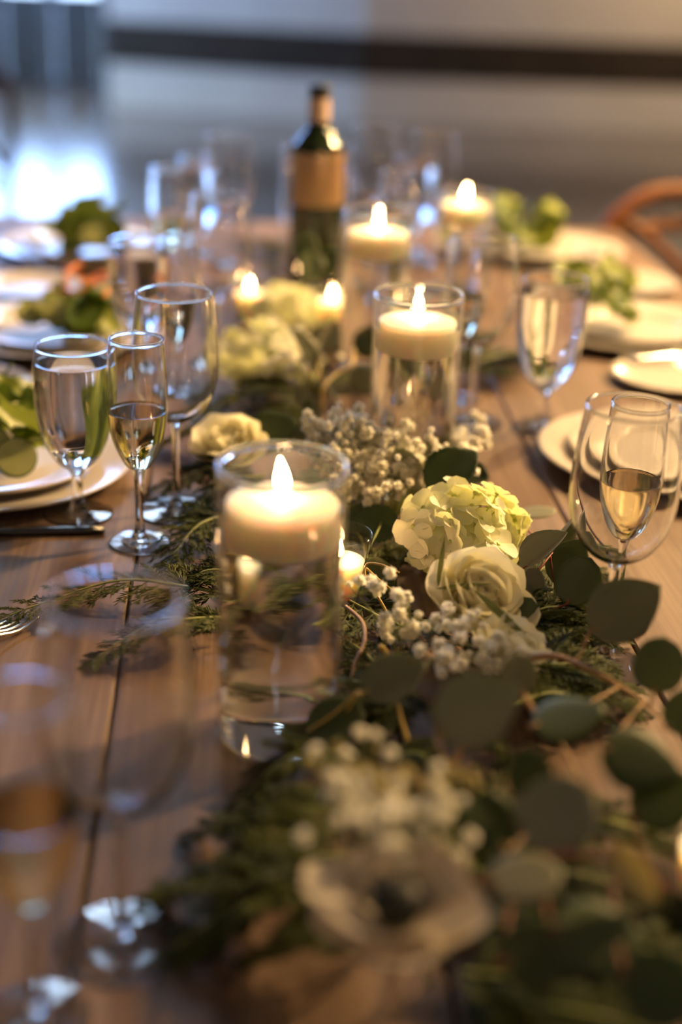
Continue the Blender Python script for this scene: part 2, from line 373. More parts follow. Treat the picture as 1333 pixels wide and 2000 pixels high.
shell('ceiling', *(lambda P: ([Vector((x, y, z)) for z in (3.2, 3.26) for x, y in P], [(0, 1, 2, 3, 4)[::-1], (5, 6, 7, 8, 9)] + [(i, (i + 1) % 5, (i + 1) % 5 + 5, i + 5) for i in range(5)]))([(PC.x, PC.y), (5.0, PC.y + (5 - PC.x) * (PRr.y - PC.y) / (PRr.x - PC.x)), (5.0, 11.5), (PL.x, 11.5), (PL.x, PL.y)]), MT['ceil'])
up = [box(LWX, 5, SCR_Y, SCR_Y + .2, 3.2, 5.4), box(LWX, 5, SCR_Y, SCR_Y + .2, 7.2, 9.2)]
xs = [LWX] + [q for a in HIGH for q in a] + [5.0]
for i in range(0, len(xs), 2): up.append(box(xs[i], xs[i + 1], SCR_Y, SCR_Y + .2, 5.4, 7.2))
shell('wall_gable', *join(*up), MT['wall'])
for k, (a, b) in enumerate(HIGH):
    y0, y1 = SCR_Y + .06, SCR_Y + .12
    w = struct(obj('window_%d' % (k + 4), mesh('sash_frame', *join(box(a, b, y0, y1, 5.4, 5.48), box(a, b, y0, y1, 7.12, 7.2), box(a, a + .08, y0, y1, 5.48, 7.12), box(b - .08, b, y0, y1, 5.48, 7.12)), MT['frame'], False)))
    for q in (1, 2): obj('glazing_bar', mesh('glazing_bar', *box(a + (b - a) * q / 3 - .025, a + (b - a) * q / 3 + .025, y0 + .01, y1 - .01, 5.48, 7.12), MT['frame'], False), w)
    for q in (1, 2, 3): obj('glazing_bar', mesh('glazing_bar', *box(a + .08, b - .08, y0 + .015, y1 - .015, 5.48 + 1.64 * q / 4 - .02, 5.48 + 1.64 * q / 4 + .02), MT['frame'], False), w)
    obj('pane', mesh('pane', *box(a + .07, b - .07, y0 + .028, y0 + .032, 5.47, 7.13), MT['pane'], False), w)

# ------------------------------------------------------------------ the table
TA = math.atan(.0833); TU = Vector((math.cos(TA), math.sin(TA), 0)); TV = Vector((-math.sin(TA), math.cos(TA), 0))
def tuv(u, v, z=TZ): return TU * u + TV * v + Vector((0, 0, z))
U0, PW, NP = -.490, .2030, 6; V0, V1 = .12, 2.66
tbl = thing('dining_table', 'long rustic brown plank dining table laid for a dinner', 'table', tuv(U0 + PW * 3, (V0 + V1) / 2, 0), None, TA)
LN = (V1 - V0) / 2
for i in range(NP):
    x = (i - NP / 2 + .5) * PW
    obj('plank', mesh('plank', *box(-PW / 2 + .0012, PW / 2 - .0012, -LN, LN, -.035, 0, .0018), MT['table'], False), tbl, (x, 0, TZ))
for sx in (-1, 1):
    for sy in (-1, 1):
        obj('leg', mesh('leg', *box(-.045, .045, -.045, .045, 0, TZ - .035, .006), MT['table'], False), tbl, (sx * .5, sy * (LN - .14), 0))
    obj('apron', mesh('apron', *box(-.012, .012, -LN + .14, LN - .14, TZ - .125, TZ - .035, .003), MT['table'], False), tbl, (sx * .5, 0, 0))

# ------------------------------------------------------------------ candles and vases
def candle_flame(h, r, n=14):
    V, F = lathe([(0, 0)] + [(r * math.sin(math.pi * min(1, t ** .62)) ** .9 * (1 - .25 * t) + 1e-4, h * t) for t in [.06, .14, .24, .34, .46, .58, .7, .8, .9, .96]] + [(0, h)], n)
    V = [(x + .10 * h * (z / h) ** 2, y, z) for x, y, z in V]
    return fixn(mesh('flame', V, F, MT['flame']))
FLAME = candle_flame(.0235, .0050); FLAME_S = candle_flame(.016, .0042)
WICK = mesh('wick', *tube([(0, 0, 0), (.0004, 0, .004), (.0012, 0, .008)], [.0009, .0009, .0006]), MT['wick'])
def cyl_shell(ro, ri, h, base):
    b = .0012
    return lathe([(0, 0), (ro - .002, 0), (ro, .002), (ro, h - b), (ro - b, h), (ri + b, h), (ri, h - b), (ri, base), (0, base)], 72)
VASE = fixn(mesh('glass_wall', *lathe([(.0418, .0005), (.043, .002), (.043, .1985), (.0404, .1985), (.0404, .014), (.0404, .0005), (.0418, .0005)], 72), MT['thin']))
VRIM = fixn(mesh('rim', *lathe([(.0429, .1985), (.0433, .2005), (.0428, .2028), (.0417, .2036), (.0406, .2028), (.0402, .2005), (.0405, .1985), (.0429, .1985)], 72), MT['glass']))
VBASE = fixn(mesh('glass_foot', *lathe([(0, .0004), (.0385, .0004), (.0403, .0008), (.0403, .0022), (.0375, .0027), (0, .0027)], 72), MT['thin']))
VWATER = fixn(mesh('water', *lathe([(0, .0030), (.0375, .0030), (.0398, .0042), (.0402, .0065), (.0402, .1712), (.0398, .1706), (.0385, .1702), (0, .1702)], 72), MT['water']))
WAX = fixn(mesh('wax', *lathe(sprof([(0, -.026), (.018, -.0258), (.029, -.024), (.0345, -.018), (.0368, -.004), (.0372, .0045), (.0360, .0062), (.030, .0078), (.018, .0098), (.006, .0105), (0, .0100)], 4), 64), MT['wax']))
def vase(P, label, clabel, lit=True, scale=1.0, yaw=0.0):
    t = thing('cylinder_vase', label, 'vase', (P.x, P.y, TZ), 'glass cylinder vases holding floating candles')
    obj('glass_wall', VASE, t, scale=(1, 1, scale)); obj('rim', VRIM, t, (0, 0, .203 * (scale - 1))); obj('glass_foot', VBASE, t); obj('water', VWATER, t, scale=(1, 1, scale))
    c = thing('floating_candle', clabel, 'candle', (P.x, P.y, TZ + .1700 * scale), 'white floating candles', yaw)
    obj('wax', WAX, c); obj('wick', WICK, c, (0, 0, .0098))
    if lit: obj('flame', FLAME, c, (0, 0, .0130))
v1 = at(553, 905, .203); v2 = at(820, 572, .203); v3 = at(741, 409, .203); v4 = at(911, 376, .15)
vase(v1, 'tall clear cylinder vase of water among cedar sprigs next to the hydrangea', 'lit white floating candle in the vase next to the hydrangea', yaw=2.6)
vase(v2, 'tall clear cylinder vase of water rising behind the baby\'s breath', 'lit white floating candle in the vase behind the baby\'s breath', yaw=2.0)
vase(v3, 'tall clear cylinder vase of water standing beside the wine bottle chiller', 'lit white floating candle in the vase beside the wine bottle chiller', yaw=1.0)
vase(v4, 'shorter clear cylinder vase between stemware near the far plate', 'white floating candle in the shorter vase near the far plate', scale=.15 / .203)
VOT_G = fixn(mesh('glass_cup', *lathe([(.0175, 0), (.019, .0012), (.0275, .064), (.0268, .065), (.0258, .064), (.0175, .006), (0, .006), (0, 0), (.0175, 0)], 48), MT['thin']))
VOT_W = fixn(mesh('wax', *lathe([(0, .0065), (.0170, .0065), (.0215, .040), (.0205, .0405), (.015, .0398), (0, .0395)], 40), MT['wax']))
def votive(P, label):
    t = thing('votive_candle', label, 'candle', (P.x, P.y, TZ), 'small glass votive candles')
    obj('glass_cup', VOT_G, t); obj('wax', VOT_W, t); obj('wick', WICK, t, (0, 0, .039)); obj('flame', FLAME_S, t, (0, 0, .0435))
votive(at(664, 1040, .065), 'small lit votive candle tucked behind the tall vase by the hydrangea')
votive(at(488, 557, .05), 'small lit votive candle beside the pale hydrangea clump')
votive(at(650, 573, .05), 'small lit votive candle in front of the wine bottle chiller')
votive(at(1402, 1660, .04), 'small lit votive candle beyond the large eucalyptus leaves')

# ------------------------------------------------------------------ stemware
def glass_set(name, foot_r, stem, bowl, wall, foot_h=.005):
    """stem: [(r,z)...] from foot to bowl; bowl: outer profile from its bottom to the rim (metres)"""
    bo = sprof(bowl, 7); rim = bo[-1]
    bi = []
    for k, (r, z) in enumerate(bo):
        t = k / (len(bo) - 1); bi.append((r - wall * (1.6 - .6 * t), z + wall * 2.6 * (1 - t) ** 2))
    bi = [(r, z) for r, z in bi if r > .002]
    zin = bi[0][1] - .0006
    prof = [(0, bo[0][1])] + bo + [(rim[0] + .0005, rim[1] + .0005), (rim[0] + .0002, rim[1] + .0013), (rim[0] - .0007, rim[1] + .0018), (rim[0] - .0016, rim[1] + .0013), (rim[0] - .0019, rim[1] + .0005)] + bi[::-1] + [(0, zin)]
    B = fixn(mesh('bowl', *lathe(prof, 64), MT['glass']))
    sp = sprof(stem, 5); St = fixn(mesh('stem', *lathe([(0, sp[0][1])] + sp + [(0, sp[-1][1])], 24), MT['glass']))
    Ft = fixn(mesh('foot', *lathe([(0, .0008), (foot_r * .6, .0006), (foot_r - .0015, 0), (foot_r, .0009), (foot_r - .0006, .002), (foot_r * .6, .0034), (foot_r * .3, foot_h), (.007, foot_h + .003), (0, foot_h + .004)], 56), MT['glass']))
    return B, St, Ft, [(0, zin)] + bi
def liquid(inner, level, name, m):
    p = [(0, inner[0][1] - .0003)] + [(r + .0003, z) for r, z in inner[1:] if z < level]
    rl = p[-1][0]; p += [(rl, level), (rl - .0012, level - .0008), (rl - .004, level - .0012), (0, level - .0012)]
    return fixn(mesh(name, *lathe(p, 64), m))
c = .01
WG = glass_set('wine', .036, [(.0075, .0065), (.0042, .014), (.0036, .03), (.0036, .065), (.0042, .085), (.0075, .0925)],
               [(.0062, .0915), (.015, .0945), (.026, .103), (.0350, .118), (.0393, .137), (.0400, .154), (.0385, .178), (.0360, .200), (.0345, .212)], .0011)
GG = glass_set('goblet', .0325, [(.0085, .0065), (.0062, .013), (.0050, .024), (.0055, .040), (.0095, .0478)],
               [(.0085, .0470), (.016, .0515), (.0245, .0625), (.0310, .080), (.0350, .102), (.0365, .124), (.0360, .146), (.0340, .164)], .0016)
FG = glass_set('flute', .0275, [(.0075, .0065), (.0044, .016), (.0036, .035), (.0042, .060), (.0065, .0735)],
               [(.0062, .0725), (.0115, .0765), (.0180, .0880), (.0232, .104), (.0262, .123), (.0266, .142), (.0255, .165), (.0235, .190)], .0011)
LQ_W = liquid(GG[3], .150, 'water', MT['water']); LQ_F = liquid(FG[3], .127, 'white_wine', MT['wine'])
def stemware(kind, P, label, liq=None, scale=1.0, group=None):
    G, nm, cat = {'wine': (WG, 'wine_glass', 'wine glass'), 'goblet': (GG, 'water_goblet', 'water glass'), 'flute': (FG, 'champagne_flute', 'flute glass')}[kind]
    t = thing(nm, label, cat, (P.x, P.y, TZ + .0002), group or {'wine': 'wine glasses on the table', 'goblet': 'water goblets on the table', 'flute': 'champagne flutes on the table'}[kind])
    for n_, me in (('bowl', G[0]), ('stem', G[1]), ('foot', G[2])): obj(n_, me, t, scale=scale)
    if liq: obj(liq.name.split('.')[0], liq, t, scale=scale)
stemware('wine', at(341, 574, .212), 'empty large wine glass behind the half filled flute')
stemware('goblet', at(141, 676, .164), 'full water goblet standing in front of the cucumber salad plate', LQ_W)
stemware('flute', at(266, 664, .19), 'flute half full of pale wine beside the full water goblet', LQ_F)
stemware('wine', at(222, 1172, .212), 'empty wine glass above the cedar tip nearest the fork')
stemware('flute', at(38, 1362, .19), 'flute of pale wine beside the empty glass near the fork', LQ_F)
stemware('goblet', at(270, 470, .164), 'water goblet behind the carrot salad plate', LQ_W)
stemware('flute', at(345, 470, .19), 'flute beside the goblet behind the carrot salad', LQ_F)
stemware('wine', at(428, 385, .212), 'empty wine glass behind the goblet of the carrot salad place')
stemware('flute', at(325, 330, .19), 'flute of wine next to the far green salad', LQ_F)
stemware('goblet', at(390, 308, .164), 'water goblet between flute and wine glass by the far green salad', LQ_W)
stemware('wine', at(447, 265, .212), 'empty wine glass left of the bottle chiller')
stemware('flute', at(915, 474, .19), 'flute just behind the candle vase and the baby\'s breath', LQ_F)
stemware('wine', at(948, 466, .212), 'empty wine glass beside the brimming goblet')
stemware('goblet', at(1086, 548, .172), 'brimming water goblet before the plate of bright green salad', LQ_W, 1.06)
stemware('wine', at(1240, 797, .212), 'empty wine glass over the pale table near the eucalyptus')
stemware('flute', at(1254, 790, .19), 'flute enclosed in the outline of the wine glass near the eucalyptus', LQ_F)
stemware('wine', at(735, 248, .212), 'wine glass just right of the bottle chiller')
stemware('goblet', at(818, 306, .164), 'water goblet among glasses behind the third candle', LQ_W)
stemware('wine', at(850, 262, .212), 'wine glass behind the shorter candle vase')
stemware('flute', at(778, 335, .19), 'flute of wine among glasses behind the third candle', LQ_F)

# ------------------------------------------------------------------ bottle in its chiller
bp_ = at(622, 287, .23)
ch = thing('wine_chiller', 'clear glass cylinder used as a wine chiller', 'wine chiller', (bp_.x, bp_.y, TZ))
obj('outer_wall', fixn(mesh('outer_wall', *lathe([(0, 0), (.050, 0), (.051, .002), (.051, .228), (.0505, .230), (.0495, .230), (.049, .228), (.049, .006), (0, .006)], 64), MT['thin'])), ch)
bt = thing('wine_bottle', 'dark green wine bottle with gold body label and pale neck label', 'bottle', (bp_.x, bp_.y, TZ + .0125))
obj('body', fixn(mesh('body', *lathe([(0, .004), (.02, 0)] + sprof([(.036, .001), (.0375, .004), (.0375, .10), (.0375, .212), (.035, .221), (.026, .232), (.0175, .244), (.0143, .257), (.0138, .292), (.0150, .2935), (.0150, .2985), (.0138, .3)], 4) + [(0, .3)], 48), MT['bottle'])), bt)
obj('body_label', fixn(mesh('body_label', *lathe([(.0376, .140), (.0379, .1402), (.0379, .2115), (.0376, .212), (.0374, .212), (.0374, .140), (.0376, .140)], 56), MT['gold'])), bt)
obj('neck_label', fixn(mesh('neck_label', *lathe([(.0146, .252), (.01475, .253), (.0146, .284), (.0141, .2845), (.0141, .252), (.0146, .252)], 40), MT['label'])), bt)
obj('foil_cap', fixn(mesh('foil_cap', *lathe([(.0143, .284), (.0146, .2845), (.0146, .2925), (.0156, .2935), (.0156, .2990), (.0145, .3012), (0, .3015), (0, .3005), (.0141, .3002), (.0143, .284)], 40), MT['foil'])), bt)

# ------------------------------------------------------------------ plates, cutlery, salads
def plate_mesh(r, h):
    t = .0035
    top = [(0, t + .001), (r * .60, t + .001), (r * .66, t + .002), (r * .72, h * .55), (r * .97, h), (r, h - .0008)]
    bot = [(r * .985, h - .003), (r * .72, h * .35), (r * .62, .0006), (r * .58, 0), (0, 0)]
    return fixn(mesh('plate', *lathe(sprof(top, 4) + sprof(bot, 4), 72), MT['porcelain']))
CHARGER = plate_mesh(.140, .017); SPLATE = plate_mesh(.108, .016); BPLATE = plate_mesh(.078, .013)
def flat(nm, me, P, z, label, cat, group): return tag(obj(nm, me, None, (P.x, P.y, TZ + z)), label, cat, group)
LC = [at(258, 915, .015) + Vector((-.142, .01, 0)), at(100, 640, .015), at(165, 478, .015)]
RC = [at(1052, 878, .015) + Vector((.142, .01, 0)), at(1235, 635, .015), at(1062, 482, .015)]
DESC = ['with the cucumber salad by the full goblet', 'with the carrot salad', 'with the far green salad by the bright floor', 'behind the wine glass near the eucalyptus', 'with the bright green salad behind the brimming goblet', 'with the leaf salad near the wooden chair']
for i, P in enumerate(LC + RC):
    flat('charger_plate', CHARGER, P, .0003, 'wide white charger plate under the plate ' + DESC[i], 'plate', 'white charger plates')
    flat('salad_plate', SPLATE, P, .0062, 'white salad plate ' + DESC[i], 'plate', 'white salad plates')
BP = [at(62, 758, .01) + Vector((-.078, 0, 0)), at(60, 557, .01), at(1197, 728, .01) + Vector((.078, 0, 0)), at(1228, 550, .01)]
BD = ['small white bread plate beyond the cucumber salad', 'small white bread plate beyond the carrot salad', 'small white bread plate carrying a knife', 'small white bread plate in front of the wooden chair']
for P, d in zip(BP, BD): flat('bread_plate', BPLATE, P, .0003, d, 'plate', 'small white bread plates')
def knife_mesh():
    V = []; F = []
    prof = [(0, .0060, .0030), (.02, .0066, .0034), (.07, .0058, .0032), (.10, .0050, .0028), (.112, .0085, .0012), (.16, .0100, .0010), (.20, .0090, .0009), (.222, .0050, .0008), (.229, .0008, .0006)]
    n = 10
    for x, w, h in prof:
        for k in range(n): a = 2 * math.pi * k / n; V.append((x, w * math.cos(a), .0034 + h * math.sin(a)))
    for i in range(len(prof) - 1):
        for k in range(n): j = (k + 1) % n; F.append((i * n + k, i * n + j, i * n + n + j, i * n + n + k))
    F += [tuple(range(n))[::-1], tuple(range((len(prof) - 1) * n, len(prof) * n))]
    return V, F
KN = fixn(mesh('knife', *knife_mesh(), MT['steel'])); KD = fixn(mesh('knife', *knife_mesh(), MT['shade_steel']))
def lay(nm, me, A, B, z, label, cat, s=1.0):
    d = B - A; o = obj(nm, me, None, (A.x, A.y, TZ + z), scale=s); o.rotation_euler = (0, 0, math.atan2(d.y, d.x)); return tag(o, label, cat)
lay('table_knife', KD, at(205, 1040), at(0, 1046), .0003, 'steel table knife coloured dark for the shadow of the cucumber salad plate', 'knife')
lay('butter_knife', KN, at(1232, 703, .014), at(1330, 696, .014), .0134, 'small steel knife resting across the bread plate', 'knife', .72)
fp = [tube(spline([(0, 0, .004), (.06, 0, .006), (.11, 0, .012), (.125, 0, .013)], 4), [.004] * 5 + [.003] * 4 + [.0024] * 4, 8)]
V, F = bladegrid(lambda u: .3 + .7 * min(1, u * 2.2), .030, .024, 6, 4, .04, thick=.0015); V = [(x + .120, y, z + .013 - .10 * x) for x, y, z in V]; fp.append((V, F))
dv = (at(62, 1216) - at(-95, 1290)).normalized()
fork = thing('dinner_fork', 'steel dinner fork beside the cedar tip', 'fork', at(62, 1216) - dv * .194 + Vector((0, 0, .0003)), None, 0)
fork.rotation_euler = (0, 0, math.atan2(dv.y, dv.x))
obj('handle', fixn(mesh('handle', *join(*fp), MT['steel'])), fork)
TN = fixn(mesh('tine', *tube(spline([(0, 0, 0), (.018, 0, -.005), (.034, 0, -.006), (.048, 0, -.002)], 4), [.0014] * 9 + [.0011, .0008, .0006, .0004], 6), MT['steel']))
for k in range(4): obj('tine', TN, fork, (.146, (k - 1.5) * .0062, .0105))

def salad_leaf_mesh(seed):
    return mesh('salad_leaf', *bladegrid(o_egg, .07, .05, 9, 8, .12, .25, 0, .16, seed=seed), MT['salad'])
SL = [salad_leaf_mesh(k) for k in range(4)]
CUC = mesh('flesh', *lathe([(0, 0), (.0185, 0), (.0188, .0005), (.0188, .0045), (.0185, .005), (.008, .0048), (0, .0046)], 32), MT['cuc'])
CUS = fixn(mesh('skin', *lathe([(.0188, .0002), (.0202, .0006), (.0202, .0044), (.0188, .0048), (.0188, .0002)], 32), MT['cucskin']))
CAR = fixn(mesh('carrot_strip', *tube(spline([(0, 0, 0), (.02, .006, .006), (.042, .002, .004), (.06, -.008, -.004)], 3), [.001] + [.0024] * 8 + [.001], 6), MT['carrot']))
def salad(C, n, rad, h, desc, cucs=(), carrots=0, group='salad leaves', seed=1):
    r = random.Random(seed)
    for k in range(n):
        a = r.uniform(0, 6.28); q = rad * math.sqrt(r.random()) * .8; z = r.uniform(.014, .014 + h)
        P = Vector((C.x + q * math.cos(a), C.y + q * math.sin(a), TZ + z)); ya = r.uniform(0, 6.28)
        ax = Vector((math.cos(ya), math.sin(ya), r.uniform(-.1, .9)))
        tag(obj('salad_leaf', SL[k % 4], None, P - ax.normalized() * .025 + Vector((0, 0, .008)), quat(ax, Vector((r.uniform(-.7, .7), r.uniform(-.9, .3), 1))), r.uniform(.7, 1.1)), 'crumpled green salad leaf on the plate ' + desc, 'salad leaf', group + ' ' + desc)
    for (x, y, hh, tilt) in cucs:
        P = at(x, y, hh); t = thing('cucumber_slice', 'cucumber slice on the plate ' + desc, 'cucumber', P, 'cucumber slices ' + desc)
        t.rotation_mode = 'QUATERNION'; nrm = (CAM - P).normalized() * tilt + Vector((0, 0, 1)) * (1 - tilt); t.rotation_quaternion = Vector((0, 0, 1)).rotation_difference(nrm)
        obj('flesh', CUC, t); obj('skin', CUS, t)
    for k in range(carrots):
        P = at(178, 600, .05) + Vector((r.uniform(-.03, .02), r.uniform(-.02, .02), 0)); a = r.uniform(0, 6.28)
        tag(obj('carrot_strip', CAR, None, (P.x, P.y, TZ + r.uniform(.05, .075)), quat((math.cos(a), math.sin(a), r.uniform(-.2, .6)), (0, 0, 1))), 'orange carrot strip heaped on the carrot salad', 'carrot', 'orange carrot strips')
s0 = Vector((LC[0].x - .0, LC[0].y + .02, 0))
salad(s0, 16, .085, .045, DESC[0], [(32, 895, .035, .75), (-20, 870, .04, .6)], seed=3)
salad(at(140, 625, .03), 14, .075, .03, DESC[1], [(62, 612, .04, .5), (110, 610, .045, .7), (205, 615, .035, .4)], 9, seed=4)
salad(at(172, 478, .02), 14, .06, .05, DESC[2], [(180, 462, .045, .6)], seed=5)
salad(at(1165, 612, .03), 16, .065, .06, DESC[4], seed=6)
salad(at(1020, 470, .02), 16, .07, .055, DESC[5], [(985, 425, .06, .4)], seed=8)

# ------------------------------------------------------------------ chairs
def chair(loc, rz, label):
    t = thing('crossback_chair', label, 'chair', loc, 'wooden crossback chairs', rz)
    w = .19; zs = .45
    for s in (-1, 1):
        obj('leg', fixn(mesh('leg', *tube([(s * .18, -.18, 0), (s * .185, -.19, zs)], [.014, .017], 10), MT['chairwood'])), t)
    arch = spline([(-.18, .20, 0), (-.19, .19, zs), (-w - .005, .215, .62), (-.17, .24, .74), (-.09, .255, .805), (0, .258, .815), (.09, .255, .805), (.17, .24, .74), (w + .005, .215, .62), (.19, .19, zs), (.18, .20, 0)], 6)
    obj('back_hoop', fixn(mesh('back_hoop', *tube(arch, .0165, 10), MT['chairwood'])), t)
    for s in (-1, 1):
        obj('cross_slat', fixn(mesh('cross_slat', *tube(spline([(-s * .18, .195, .47), (-s * .06, .225 + s * .006, .60), (s * .07, .24 + s * .006, .72), (s * .15, .245, .77)], 5), .011, 8), MT['chairwood'])), t)
    obj('top_slat', fixn(mesh('top_slat', *tube(spline([(-.17, .24, .735), (0, .265, .75), (.17, .24, .735)], 6), .013, 8), MT['chairwood'])), t)
    obj('seat', fixn(mesh('seat', *lathe([(0, zs - .02), (.19, zs - .02), (.215, zs - .008), (.215, zs + .004), (.2, zs + .012), (0, zs + .004)], 32), MT['chairwood'])), t)
    obj('stretcher', fixn(mesh('stretcher', *tube([(-.18, -.18, .2), (.18, .19, .2)], .009, 8), MT['chairwood'])), t)
    obj('stretcher', fixn(mesh('stretcher', *tube([(.18, -.18, .22), (-.18, .19, .22)], .009, 8), MT['chairwood'])), t)
pc = at(1385, 382, .06); chair((pc.x - .0, pc.y - .25, 0), .12, 'orange wooden crossback chair beside the leaf salad plate')
pc = at(-112, 112, .06); chair((pc.x, pc.y - .25, 0), -.2, 'dark wooden chair standing on the bright floor by the glazed screen')

# things the garland has to lie around: (x, y, radius, height above the table)
KEEP = [(q.x, q.y, .0445, .21) for q in (v1, v2, v3, v4)] + [(q.x, q.y, .030, .07) for q in (at(664, 1040, .065), at(488, 557, .05), at(650, 573, .05))] + [(bp_.x, bp_.y, .053, .24)]
KEEP += [(o.location.x, o.location.y, .037, .006) for o in list(bpy.data.objects) if o.get('category') in ('wine glass', 'water glass', 'flute glass')]
def inside(p, m=0.0): return any((p.x - x) ** 2 + (p.y - y) ** 2 < (r_ + m) ** 2 and p.z - TZ < h + m for x, y, r_, h in KEEP)
# ------------------------------------------------------------------ garland: cedar
def branchlet(seed, npair=7):
    r = random.Random(seed); parts = []
    parts.append(tube([(0, 0, 0), (.5, .01, .01), (1, 0, -.02)], [.018, .013, .006], 4))
    def spind(b, d, L, w):
        d = Vector(d).normalized(); s = d.cross(Vector((0, 0, 1))).normalized(); q = s.cross(d)
        b = Vector(b); mid = b + d * L * .45; tip = b + d * L
        return [b, mid + s * w, mid + q * w * .5, mid - s * w, mid - q * w * .5, tip], [(0, 2, 1), (0, 3, 2), (0, 4, 3), (0, 1, 4), (5, 1, 2), (5, 2, 3), (5, 3, 4), (5, 4, 1)]
    for k in range(npair):
        u = .06 + .88 * k / npair
        for s in (-1, 1):
            a = math.radians(r.uniform(20, 36)); L = (.46 - .26 * u) * r.uniform(.8, 1.2)
            b = (u + r.uniform(-.02, .02), 0, 0); d = (math.cos(a), s * math.sin(a), r.uniform(-.25, .18))
            parts.append(spind(b, d, L, .036))
            if L > .28:
                for e in (-1, 1):
                    b2 = Vector(b) + Vector(d).normalized() * L * .4; a2 = a * s + e * .4
                    parts.append(spind(b2, (math.cos(a2), math.sin(a2), r.uniform(-.2, .2)), L * .6, .032))
    parts.append(spind((.95, 0, -.02), (1, 0, -.1), .2, .024))
    return mesh('branchlet', *join(*parts), MT['cedar'], False)
BR = [branchlet(k) for k in range(5)]
FI = [0]
def frond(A, B, label, wid=.34, n=15, lift=.012, group='cedar fronds in the garland', seed=None):
    FI[0] += 1; r = random.Random(FI[0] * 13 + 5)
    A = Vector(A); B = Vector(B); d = B - A; L = d.length
    side = Vector((-d.y, d.x, 0)).normalized()
    mid = (A + B) / 2 + Vector((0, 0, lift)) + side * r.uniform(-.12, .12) * L
    pts = spline([A, mid, B], 8)
    t = thing('cedar_frond', label, 'foliage', (A.x, A.y, max(TZ, min(A.z, B.z))), group); O = t.location
    P = [p - O for p in pts]
    obj('stem', mesh('stem', *tube(P, [.0016 - .0011 * k / (len(P) - 1) for k in range(len(P))], 5), MT['gstem']), t)
    tilt = r.uniform(-.35, .35)
    for k in range(n):
        u = .08 + .9 * k / n; q = u * (len(P) - 1); i = min(int(q), len(P) - 2); p = P[i].lerp(P[i + 1], q - i)
        ax = (P[i + 1] - P[i]).normalized()
        for s in (-1, 1):
            sd = Vector((0, 0, 1)).cross(ax).normalized() * s
            a = math.radians(r.uniform(32, 55)); dr = ax * math.cos(a) + sd * math.sin(a) + Vector((0, 0, r.uniform(-.22, .12) + tilt * s * .3))
            l = L * wid * (1.05 - .75 * u) * r.uniform(.75, 1.15) + .008
            if (p + O).z + dr.normalized().z * l < TZ + .003: dr.z = max(dr.z, (TZ + .003 - (p + O).z) / l)
            w0 = p + O; dn = dr.normalized(); bi_ = r.randrange(5)
            if any(inside(w0 + dn * l * q) for q in (0, .35, .7, 1.0)): continue
            obj('branchlet', BR[bi_], t, p, quat(dr, Vector((r.uniform(-.3, .3), r.uniform(-.3, .3), 1))), (l, l * .9, l * .9))
    obj('branchlet', BR[0], t, P[-1] - (P[-1] - P[-2]) * .5, quat(P[-1] - P[-2], (0, 0, 1)), (.02, .02, .02))
LEFTF = ['feathery cedar frond ending at the foot of the half filled flute', 'long cedar frond pointing at the fork across bare wood', 'low cedar frond fanning out below the long one', 'short cedar frond at the side of the near candle vase']
for q_, (a, b, h0, h1, w) in enumerate( [((480, 1000), (322, 1112), .022, .006, .36), ((470, 1165), (0, 1208), .02, .006, .22), ((470, 1205), (175, 1292), .02, .005, .26), ((470, 1120), (330, 1180), .03, .008, .36)]):
    frond(at(*a, h0), at(*b, h1), LEFTF[q_], w, group='cedar fronds reaching out towards the wine glasses')
for q_, (a, b, h0, h1, w) in enumerate([((490, 900), (300, 960), .03, .008, .34), ((480, 840), (320, 862), .03, .01, .34), ((520, 930), (370, 1000), .03, .01, .34), ((600, 760), (400, 800), .03, .012, .34)]):
    frond(at(*a, h0), at(*b, h1), ['shaded cedar frond below the white rose toward the wine glass foot', 'shaded cedar frond behind the white rose', 'shaded cedar frond under the rim of the near candle vase', 'shaded cedar frond below the pale green hydrangea clump'][q_], w, group='shaded cedar fronds under the far white rose')
for q_, (a, b, h0, h1, w) in enumerate([((970, 1200), (1190, 1165), .02, .006, .42), ((960, 1240), (1205, 1245), .03, .01, .44), ((990, 1310), (1225, 1335), .03, .008, .44), ((985, 1180), (1130, 1290), .03, .015, .34), ((1000, 1380), (1180, 1400), .03, .01, .34), ((900, 1260), (1060, 1330), .03, .02, .34), ((880, 720), (1030, 690), .02, .006, .36), ((640, 1120), (520, 1060), .02, .02, .4), ((600, 1180), (480, 1120), .02, .012, .4), ((780, 1420), (640, 1330), .02, .02, .4), ((860, 1440), (1000, 1480), .03, .02, .4), ((760, 1480), (880, 1540), .03, .02, .4), ((800, 1350), (700, 1450), .03, .02, .4), ((1000, 1215), (1170, 1215), .03, .02, .44), ((980, 1280), (1180, 1290), .02, .012, .46), ((1040, 1340), (1240, 1380), .02, .008, .46), ((1010, 1150), (1180, 1120), .012, .006, .4)]):
    frond(at(*a, h0), at(*b, h1), ['cedar frond tip peeking out behind the round eucalyptus leaf', 'dark cedar frond crossing under the broad eucalyptus leaf', 'dark cedar frond on the foot of the wine glass', 'cedar frond below the thin red stems', 'dark cedar frond below the thick orange twig', 'cedar frond beneath the pale half buried rose', 'cedar frond at the feet of the flute and wine glass', 'cedar frond behind the near candle vase beside the votive', 'cedar frond seen through the water of the near vase', 'cedar frond right against the near vase foot', 'cedar frond below the large grey leaves', 'cedar frond above the anemone under tiny blossoms', 'cedar frond under the pale upturned leaf', 'cedar frond between the round leaf and the broad leaf', 'cedar frond behind the thick orange twig', 'cedar frond covering the foot of the wine glass', 'small cedar frond behind the round eucalyptus leaves'][q_], w, group='cedar fronds under the eucalyptus')
